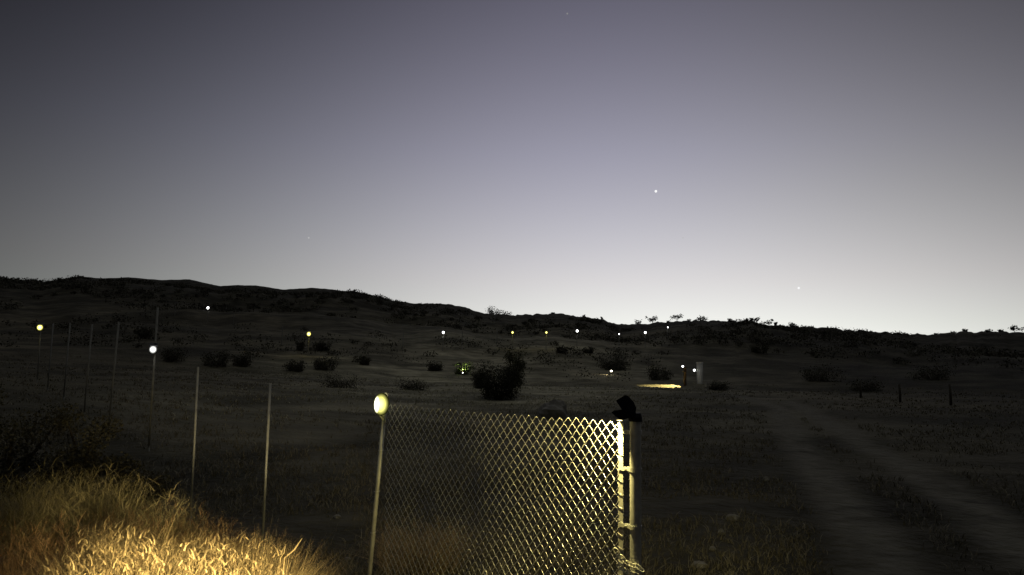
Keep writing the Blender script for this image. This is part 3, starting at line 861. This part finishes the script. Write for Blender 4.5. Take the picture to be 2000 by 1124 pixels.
# far fence along the slope, with lamps on some of its posts
far_lamps = [
    (407, 602, WHITE_E, WC, 'white lamp highest on the left slope, above all the other lamps', 3.2, 4),
    (604, 653, YEL_E, YC, 'yellow lamp alone on the slope between the tall pole and the near lamp', 3.2, 12),
    (866, 650, WHITE_E, WC, 'white lamp on the slope above the glowing green bush', 2.4, 8),
    (1001, 650, YEL_E, YC, 'yellow lamp on the slope, left of a close pair of yellow lamps', 2.3, 8),
    (1067, 650, YEL_E, YC, 'yellow lamp on the slope, right of a close pair of yellow lamps', 2.2, 8),
    (1127, 647, WHITE_E, WC, 'white lamp on the slope just right of the two yellow lamps', 2.6, 8),
    (1209, 653, WHITE_E, WC, 'smallest dim white lamp on the slope, left of the brightest hillside lamp', 1.2, 2.4),
    (1260, 650, WHITE_E, WC, 'round bright white lamp on the slope below the flat-crowned skyline tree', 2.6, 8),
    (1304, 640, WHITE_E, WC, 'small white lamp highest on the right slope near the skyline', 1.5, 2.4),
]
bare = [(343, 592), (457, 612), (552, 638), (788, 648), (903, 648), (971, 646)]
tops = [(px, py, above_ground(px, py, 2.0)) for px, py, *_ in far_lamps]
for px, py in bare: tops.append((px, py, above_ground(px, py, 2.0)))
tops.sort(key=lambda q: q[0])
fb = tops[0][2]; fbz = gz(fb[0], fb[1])
ffence = thing('far_fence', 'far row of faint thin posts crossing the slope between the small lamps', 'fence', (fb[0], fb[1], fbz))
foff = np.array(ffence.location)
for px, py, p in tops:
    m_ = MB(); m_.tube([np.array([p[0], p[1], gz(p[0], p[1]) - .2]) - foff, p + np.array([0, .02, -.02]) - foff], .035, 8); m_.build('post', FARPOST, ffence)
m_ = MB(); m_.tube([p - foff + np.array([0, .03, -.5]) for _, _, p in tops], .003, 4); m_.build('strand', FARPOST, ffence)
for (px, py, lens, colr, lab, sz, en) in far_lamps:
    hill_lamp(lab, above_ground(px, py, 2.0) + np.array([0, -.12, 0]), lens, en, colr, sz, RAD(random.uniform(-10, 10)))

# lamp lighting a bush from below
p = on_ground(904, 733, 10)
gb = on_ground(902, 729, 10)
sf = p[1] / F
shrub('glowing_bush', 'small bush lit green by a ground lamp, left of the big dark round bush', 'bush', p + np.array([0, .5, -.03]), 26 * sf, 44 * sf, 1.6 * sf, 900, 500, LEAF_L)
t_ = thing('ground_lamp', 'white ground lamp at the foot of the glowing green bush', 'solar lamp', p + np.array([0, 0, .03]), 'lamps set low on the ground')
sk = MB(); sk.tube([(0, 0, -.15), (0, 0, .10)], .012, 8); sk.build('stake', BLACKP, t_)
hb = MB(); hb.tube([(0, .03, .10), (0, 0, .13), (0, -.03, .15)], [.05, .06, .065], 12); hb.build('housing', BLACKP, t_)
lm = MB(); lm.add(*dome((0, -.035, .155), .06, .03, .045)); lm.build('lens', WHITE_E, t_, True)
lamp_light(t_, (0, .05, .35), 70.0, (.95, 1, .55), (0, .55, .8), 140, .05)

# small warm lamp low in the field
p = on_ground(1194, 732, 10) 
t_ = thing('ground_lamp', 'small warm lamp low in the field, left of the bright pool of light', 'solar lamp', p + np.array([0, 0, .05]), 'lamps set low on the ground')
sk = MB(); sk.tube([(0, 0, -.15), (0, 0, .2)], .014, 8); sk.build('stake', BLACKP, t_)
hb = MB(); hb.box((0, .05, .26), (.22, .07, .14), bevel=.02); hb.build('housing', BLACKP, t_)
lm = MB(); lm.add(*dome((0, .015, .26), .10, .04, .065)); lm.build('lens', emit_mat('warm_lens', (1, .95, .75), (1, .8, .4), 40, 8), t_, True)
lamp_light(t_, (-.2, -.08, .22), 14, (1, .8, .45), (-1, -.25, -.35), 140, .05)

# lit wooden post with a spotlight, the bright pool, the pale pillar and its small lamp
pb = at(1338, 757, 58.0); pb[2] = gz(pb[0], pb[1])
sp = 58.0 / F
wp_ = thing('wooden_post', 'brown wooden post beside the bright pool of light, carrying a white spotlight', 'post', pb)
m_ = MB(); m_.box((0, 0, .72), (.20, .20, 1.5), bevel=.02); m_.build('shaft', mat('brown_timber', (.10, .065, .04), .9, 0, (.16, .11, .07), 12, .4, 30), wp_)
m_ = MB(); m_.box((0, 0, 1.485), (.24, .24, .03)); m_.build('cap', WOODP, wp_)
lpnt = at(1334, 716, 57.8)
t_ = thing('solar_spotlight', 'white spotlight on top of the brown wooden post, shining on the ground to its left', 'solar lamp', lpnt, 'spotlights by the pillar')
hb = MB(); hb.box((.02, .06, .02), (.16, .08, .14), bevel=.02); hb.build('housing', BLACKP, t_)
lm = MB(); lm.add(*dome((-.02, .02, 0), .10, .05, .085)); lm.build('lens', WHITE_E, t_, True)
pn = MB(); pn.box((.03, .08, .12), (.18, .16, .02), [[1, 0, 0], [0, .9, -.43], [0, .43, .9]]); pn.build('solar_panel', PANEL, t_)
lamp_light(t_, (-.12, -.02, -.06), 1500, (1, .80, .33), (-.72, -.10, -1.0), 66, .06, .25)
cb = at(1367, 757, 59.0); cb[2] = gz(cb[0], cb[1]); s59 = 59.0 / F
colm = thing('pillar', 'pale grey round pillar with a slightly wider cap, standing in the field', 'pillar', cb)
hcol = at(1367, 708, 59.0)[2] - cb[2]
m_ = MB(); m_.tube([(0, 0, -.1), (0, 0, .05), (.0, 0, hcol * .5), (0, 0, hcol - .10)], [.20, .21, .245, .25], 20); m_.build('shaft', CONC, colm, True)
m_ = MB(); m_.tube([(0, 0, hcol - .10), (0, 0, hcol - .08), (0, 0, hcol - .02), (0, 0, hcol)], [.26, .275, .275, .25], 20); m_.build('cap', CONC, colm, True)
lpnt = at(1356, 723.5, 58.75)
t_ = thing('solar_lamp', 'small white lamp fixed to the left side of the pale pillar', 'solar lamp', lpnt, 'solar lamps')
small_lamp_parts(t_, WHITE_E, 1.6)
m_ = MB(); m_.tube([(.05, .06, 0), (.26, .12, 0)], .018, 8); m_.build('bracket', BLACKP, t_)
lamp_light(t_, (0, -.55, -.15), 1.3, WC)

# three dark wooden posts in the dim right of the field
for (px, y0, y1, lab) in ((1681, 745, 777, 'leftmost of the three dark wooden posts at the right of the field'),
                          (1758, 752, 786, 'middle one of the three dark wooden posts at the right of the field'),
                          (1857, 752, 792, 'rightmost of the three dark wooden posts at the right of the field')):
    p = on_ground(px, y1, 8); s_ = p[1] / F
    t_ = thing('wooden_post', lab, 'post', p, 'dark wooden posts in the field')
    hh = (y1 - y0) * s_
    m_ = MB(); m_.tube([(0, 0, -.15), (.015, 0, hh * .5), (-.01, 0, hh)], [.055, .05, .045], 9); m_.build('shaft', WOODP, t_, True)

# ---------------------------------------------------------------- rocks
def rock(label, p, dims, seed, group=None, cat='rock'):
    r_ = np.random.default_rng(seed)
    V, Fc = [], []
    n_, m_ = 18, 10
    ph = r_.uniform(0, 6, 6)
    for i_ in range(m_ + 1):
        a = math.pi * i_ / m_
        for k_ in range(n_):
            u = 2 * math.pi * k_ / n_
            d = np.array([math.sin(a) * math.cos(u), math.sin(a) * math.sin(u), math.cos(a)])
            s_ = 1 + .16 * math.sin(3 * d[0] + ph[0]) * math.cos(2.6 * d[1] + ph[1]) + .10 * math.sin(6 * d[1] + 4 * d[2] + ph[2]) + .05 * math.sin(11 * d[0] + ph[3])
            V.append(d * s_ * np.array(dims) / 2)
    for i_ in range(m_):
        for k_ in range(n_):
            Fc.append((i_ * n_ + k_, i_ * n_ + (k_ + 1) % n_, (i_ + 1) * n_ + (k_ + 1) % n_, (i_ + 1) * n_ + k_))
    o = link_mesh('rock', V, Fc, ROCK)
    o.location = (float(p[0]), float(p[1]), float(p[2] + dims[2] * .2))
    return tag(o, label, cat, group)
rk = [(1078, 818, 58, 40, 'large pale boulder just behind the top edge of the wire mesh'),
      (1432, 1016, 24, 13, 'pale stone by the track right of the end post, topmost of a line'),
      (1408, 1044, 14, 11, 'pale stone right of the end post, second from the top of a line'),
      (1392, 1075, 12, 8, 'smallest pale stone by the track, third from the top of a line'),
      (1366, 1108, 28, 12, 'flat pale stone by the track near the bottom edge'),
      (1497, 940, 14, 10, 'pale stone beside the left wheel rut of the track'),
      (658, 1013, 14, 8, 'small pale stone in the dark field just left of the thin lamp post'),
      (679, 1094, 12, 6, 'small flat pale stone near the foot of the thin lamp post')]
for k, (px, py, wp, hp, lab) in enumerate(rk):
    p = on_ground(px, py, 3); s_ = p[1] / F
    rock(lab, p, (wp * s_, wp * s_ * .8, hp * s_ * 1.2), 900 + k, 'pale stones')

# ---------------------------------------------------------------- brush and tall grass on the near bank
BR = 1.6
def brush(label, cat, base, h, wd, nst, seed, m_leaf, width=.004, spread=.9, name='dry_brush', group='brush clumps on the near bank'):
    """a clump of many fine arching stems"""
    r_ = np.random.default_rng(seed); nst = int(nst * BR)
    t_ = thing(name, label, cat, base, group)
    rad = np.sqrt(r_.random(nst)) * wd * .42; th = r_.uniform(0, 2 * np.pi, nst)
    P = np.stack([rad * np.cos(th), rad * np.sin(th), np.zeros(nst)], 1)
    P[:, 2] = ground_z(P[:, 0] + base[0], P[:, 1] + base[1]) - base[2] - .02
    H = h * r_.uniform(.45, 1.0, nst) * (1 - .45 * (rad / (wd * .5)) ** 2)
    ld = th + r_.normal(0, 1.0, nst)
    Q, v = blades(P, H, np.full(nst, width) * r_.uniform(.6, 1.4, nst), spread * r_.uniform(.1, 1.0, nst), 4, seed + 1, ld, .6)
    # side twigs
    k2 = nst * 5
    idx = r_.integers(0, nst, k2); u = r_.uniform(.4, .95, k2)
    D = np.stack([np.cos(ld[idx]), np.sin(ld[idx]), np.zeros(k2)], 1)
    P2 = P[idx] + np.stack([np.zeros(k2), np.zeros(k2), H[idx] * u * .95], 1) + D * (.3 * spread * H[idx] * u * u)[:, None]
    Q2, v2 = blades(P2, H[idx] * r_.uniform(.06, .20, k2), np.full(k2, width * .7), r_.uniform(.3, 2.4, k2), 2, seed + 2)
    o1 = fast_mesh('stems', Q, len(Q) // 4, m_leaf, t_, v)
    o2 = fast_mesh('side_twigs', Q2, len(Q2) // 4, m_leaf, t_, v2)
    return t_
def gp(x, y): return np.array([x, y, gz(x, y)])
def top_at(px, py, Y):          # ground point under a pixel at a depth, and the height needed to reach it
    q = at(px, py, Y); g = gz(q[0], q[1]); return np.array([q[0], q[1], g]), q[2] - g
specs = [(110, 884, 4.3, 1.05, 1500, 'tallest brush clump on the near bank, dimly lit olive brown', OLIVE, 700),
         (20, 902, 4.0, .9, 1200, 'dim brush clump at the left edge, beside the tallest clump', OLIVE, 710),
         (235, 908, 4.1, .95, 1300, 'dim olive brush clump right of the tallest clump', OLIVE, 720),
         (345, 972, 4.1, .9, 1300, 'brown brush clump behind the bright dry grass, right of the olive clumps', TAN, 730),
         (430, 1010, 4.2, .8, 1200, 'brown brush clump farthest right behind the bright dry grass', TAN, 740),
         (55, 1000, 3.2, .9, 1300, 'reddish brown brush clump at the lower left corner', TAN, 750)]
for px, py, Y, wd, nst, lab, ml, sd in specs:
    g, h = top_at(px, py, Y)
    brush(lab, 'brush', g, h * 1.02, wd, nst, sd, ml, .0019, 1.3)
# dark bushes behind the bank, top left
for k, (px, py, Y, wp, lab) in enumerate(((35, 745, 7.5, 230, 'large black bush at the left edge behind the near bank'),
                                          (165, 800, 7.2, 170, 'dark bush behind the near bank, right of the large black one'),
                                          (265, 875, 7.4, 150, 'low dark bush behind the near bank, left of the second steel post'))):
    g, h = top_at(px, py, Y)
    shrub('bush', lab, 'bush', g, h * 1.1, wp * Y / F, .016, 9000, 800 + k, (SCRUB, DIMLEAF, DIMLEAF)[k], kind='bush', group='dark bushes behind the bank')
# dry bush seen through the mesh
g = on_ground(815, 1125, 4.5); g = np.array([*at(822, 1060, 6.6)[:2], 0]); g[2] = gz(g[0], g[1])
h = at(840, 1018, 6.6)[2] - g[2]
brush('round tan dry bush seen through the left half of the wire mesh', 'bush', g, h * 1.35, .80, 420, 860, PALETAN, .0024, 1.5, 'dry_bush', None)

# tall bright dry grass
n = 64000
gx = rng.uniform(-2.4, -.2, n); gy = rng.uniform(2.6, 3.9, n)
tops_px = np.array([(130, 1124), (160, 1085), (215, 1045), (240, 1018), (285, 1030), (330, 1050), (385, 1068), (430, 1052), (480, 1050), (530, 1058), (570, 1080), (610, 1105), (640, 1124)])
pxs = 1000 + F * gx / gy
keep = (pxs > 120) & (pxs < 640)
gx, gy, pxs = gx[keep], gy[keep], pxs[keep]
ty = np.interp(pxs, tops_px[:, 0], tops_px[:, 1])
ztop_g = np.array([at(p_, q_, y_)[2] for p_, q_, y_ in zip(pxs, ty, gy)])
zg = ground_z(gx, gy)
H = (ztop_g - zg) * np.clip(rng.normal(.90, .12, len(gx)), .5, 1.12) - .05 * rng.random(len(gx))
H = H * np.interp(pxs, [560, 640], [1.0, .86])
keep = H > .08
P = np.stack([gx, gy, zg - .01], 1)[keep]; H = H[keep]
ld = rng.normal(0.4, 1.5, len(P))
Q1, v1 = blades(P, H, rng.uniform(.0006, .0017, len(P)), rng.uniform(.1, .85, len(P)) * np.interp(pxs[keep], [480, 600], [1.0, .25]), 5, 41, ld)
# seed heads and broken straws near the tops
m2 = 90000
ii = rng.integers(0, len(P), m2); u = rng.uniform(.5, 1.0, m2)
P2 = P[ii] + np.stack([rng.normal(0, .03, m2), rng.normal(0, .03, m2), H[ii] * u * .92], 1)
Q2, v2 = blades(P2, rng.uniform(.012, .06, m2), rng.uniform(.0010, .0030, m2), rng.uniform(.3, 2.6, m2), 3, 43)
Q = np.concatenate([Q1, Q2]); v = np.concatenate([v1, v2])
tag(fast_mesh('tall_grass', Q, len(Q) // 4, STRAW, None, v), 'tall dry golden grass brightly lit at the lower left', 'grass', kind='stuff')
# a few stiff stalks standing out at the right end of the grass
g = np.array([*at(556, 1100, 3.0)[:2], 0]); g[2] = gz(g[0], g[1])
tw = thing('dry_stalks', 'few stiff dry stalks sticking out at the right end of the bright grass', 'plant', g)
m_ = MB()
for (x0, y0, x1, y1, r_) in ((548, 1090, 558, 1064, .002), (556, 1090, 590, 1052, .004), (565, 1090, 587, 1078, .0026), (540, 1110, 562, 1082, .003)):
    p0, p1 = at(x0, y0, 3.0) - g, at(x1, y1, 2.98) - g
    pb_ = np.array([p0[0] * .6 - .02, p0[1], 0.0])
    m_.tube([pb_, p0, (p0 + p1) / 2 + np.array([.004, 0, -.006]), p1], [r_, r_, r_ * .9, r_ * .4], 6, a=random.random())
m_.build('stalks', STRAW, tw, True, True)

# the lamp that lights the bank stands just below the frame
lb = gp(-.42, 1.0)
lb[2] = .50
bl = thing('solar_spotlight', 'black stake spotlight in front of the bright dry grass, just below the bottom edge', 'solar lamp', lb)
m_ = MB(); m_.tube([(0, 0, -.75), (0, 0, .42)], .012, 8); m_.build('stake', BLACKP, bl)
hb = MB(); hb.box((0, 0, .46), (.12, .06, .09), bevel=.012); hb.build('lamp_head', BLACKP, bl)
lm = MB(); lm.box((-.02, .034, .46), (.09, .004, .07)); lm.build('lens', EMY, bl)
lamp_light(bl, (-.02, .05, .52), 1150, (1, .80, .39), (-.76, 1.9, -.42), 37, .03, 1.0)

# ---------------------------------------------------------------- first stars and planets
stars = [(1281, 374, 2.6, 6, 'bright planet, the brightest point in the sky above the right hills'),
         (1134, 427, 1.3, 3, 'faint star left of and below the bright planet'),
         (603, 465, 1.5, 3, 'faint star over the left hills'),
         (1560, 563, 2.2, 6, 'star low above the right skyline'),
         (1108, 27, 1.5, 1.6, 'faint bluish star near the top edge'),
         (1334, 465, 1.2, 3, 'very faint star right of and below the bright planet')]
for px, py, rad, st, lab in stars:
    d = ray(px, py); d = d / np.linalg.norm(d) * 6000
    V, Fc = [], []
    R_ = rad * 6000 / F
    for i_ in range(7):
        a = math.pi * i_ / 6
        for k_ in range(10):
            u = 2 * math.pi * k_ / 10
            V.append((R_ * math.sin(a) * math.cos(u), R_ * math.sin(a) * math.sin(u), R_ * math.cos(a)))
    for i_ in range(6):
        for k_ in range(10):
            Fc.append((i_ * 10 + k_, i_ * 10 + (k_ + 1) % 10, (i_ + 1) * 10 + (k_ + 1) % 10, (i_ + 1) * 10 + k_))
    m = bpy.data.materials.new('star_light'); m.use_nodes = True; m.node_tree.nodes.clear()
    e = m.node_tree.nodes.new('ShaderNodeEmission'); e.inputs[0].default_value = (1, 1, 1, 1); e.inputs[1].default_value = st * .16
    oo = m.node_tree.nodes.new('ShaderNodeOutputMaterial'); m.node_tree.links.new(e.outputs[0], oo.inputs[0])
    o = link_mesh('star', V, Fc, m); o.location = EYE + d
    tag(o, lab, 'star', 'stars in the dusk sky')

# parts built in world coordinates under a nested parent
for o in list(C.objects):
    if o.parent and o.parent.name.split('.')[0] in ('terminal_post', 'tension_band'):
        pass
sc.cycles.use_adaptive_sampling = True
sc.cycles.use_denoising = True
sc.cycles.max_bounces = 5
sc.cycles.diffuse_bounces = 2
sc.cycles.sample_clamp_indirect = 3
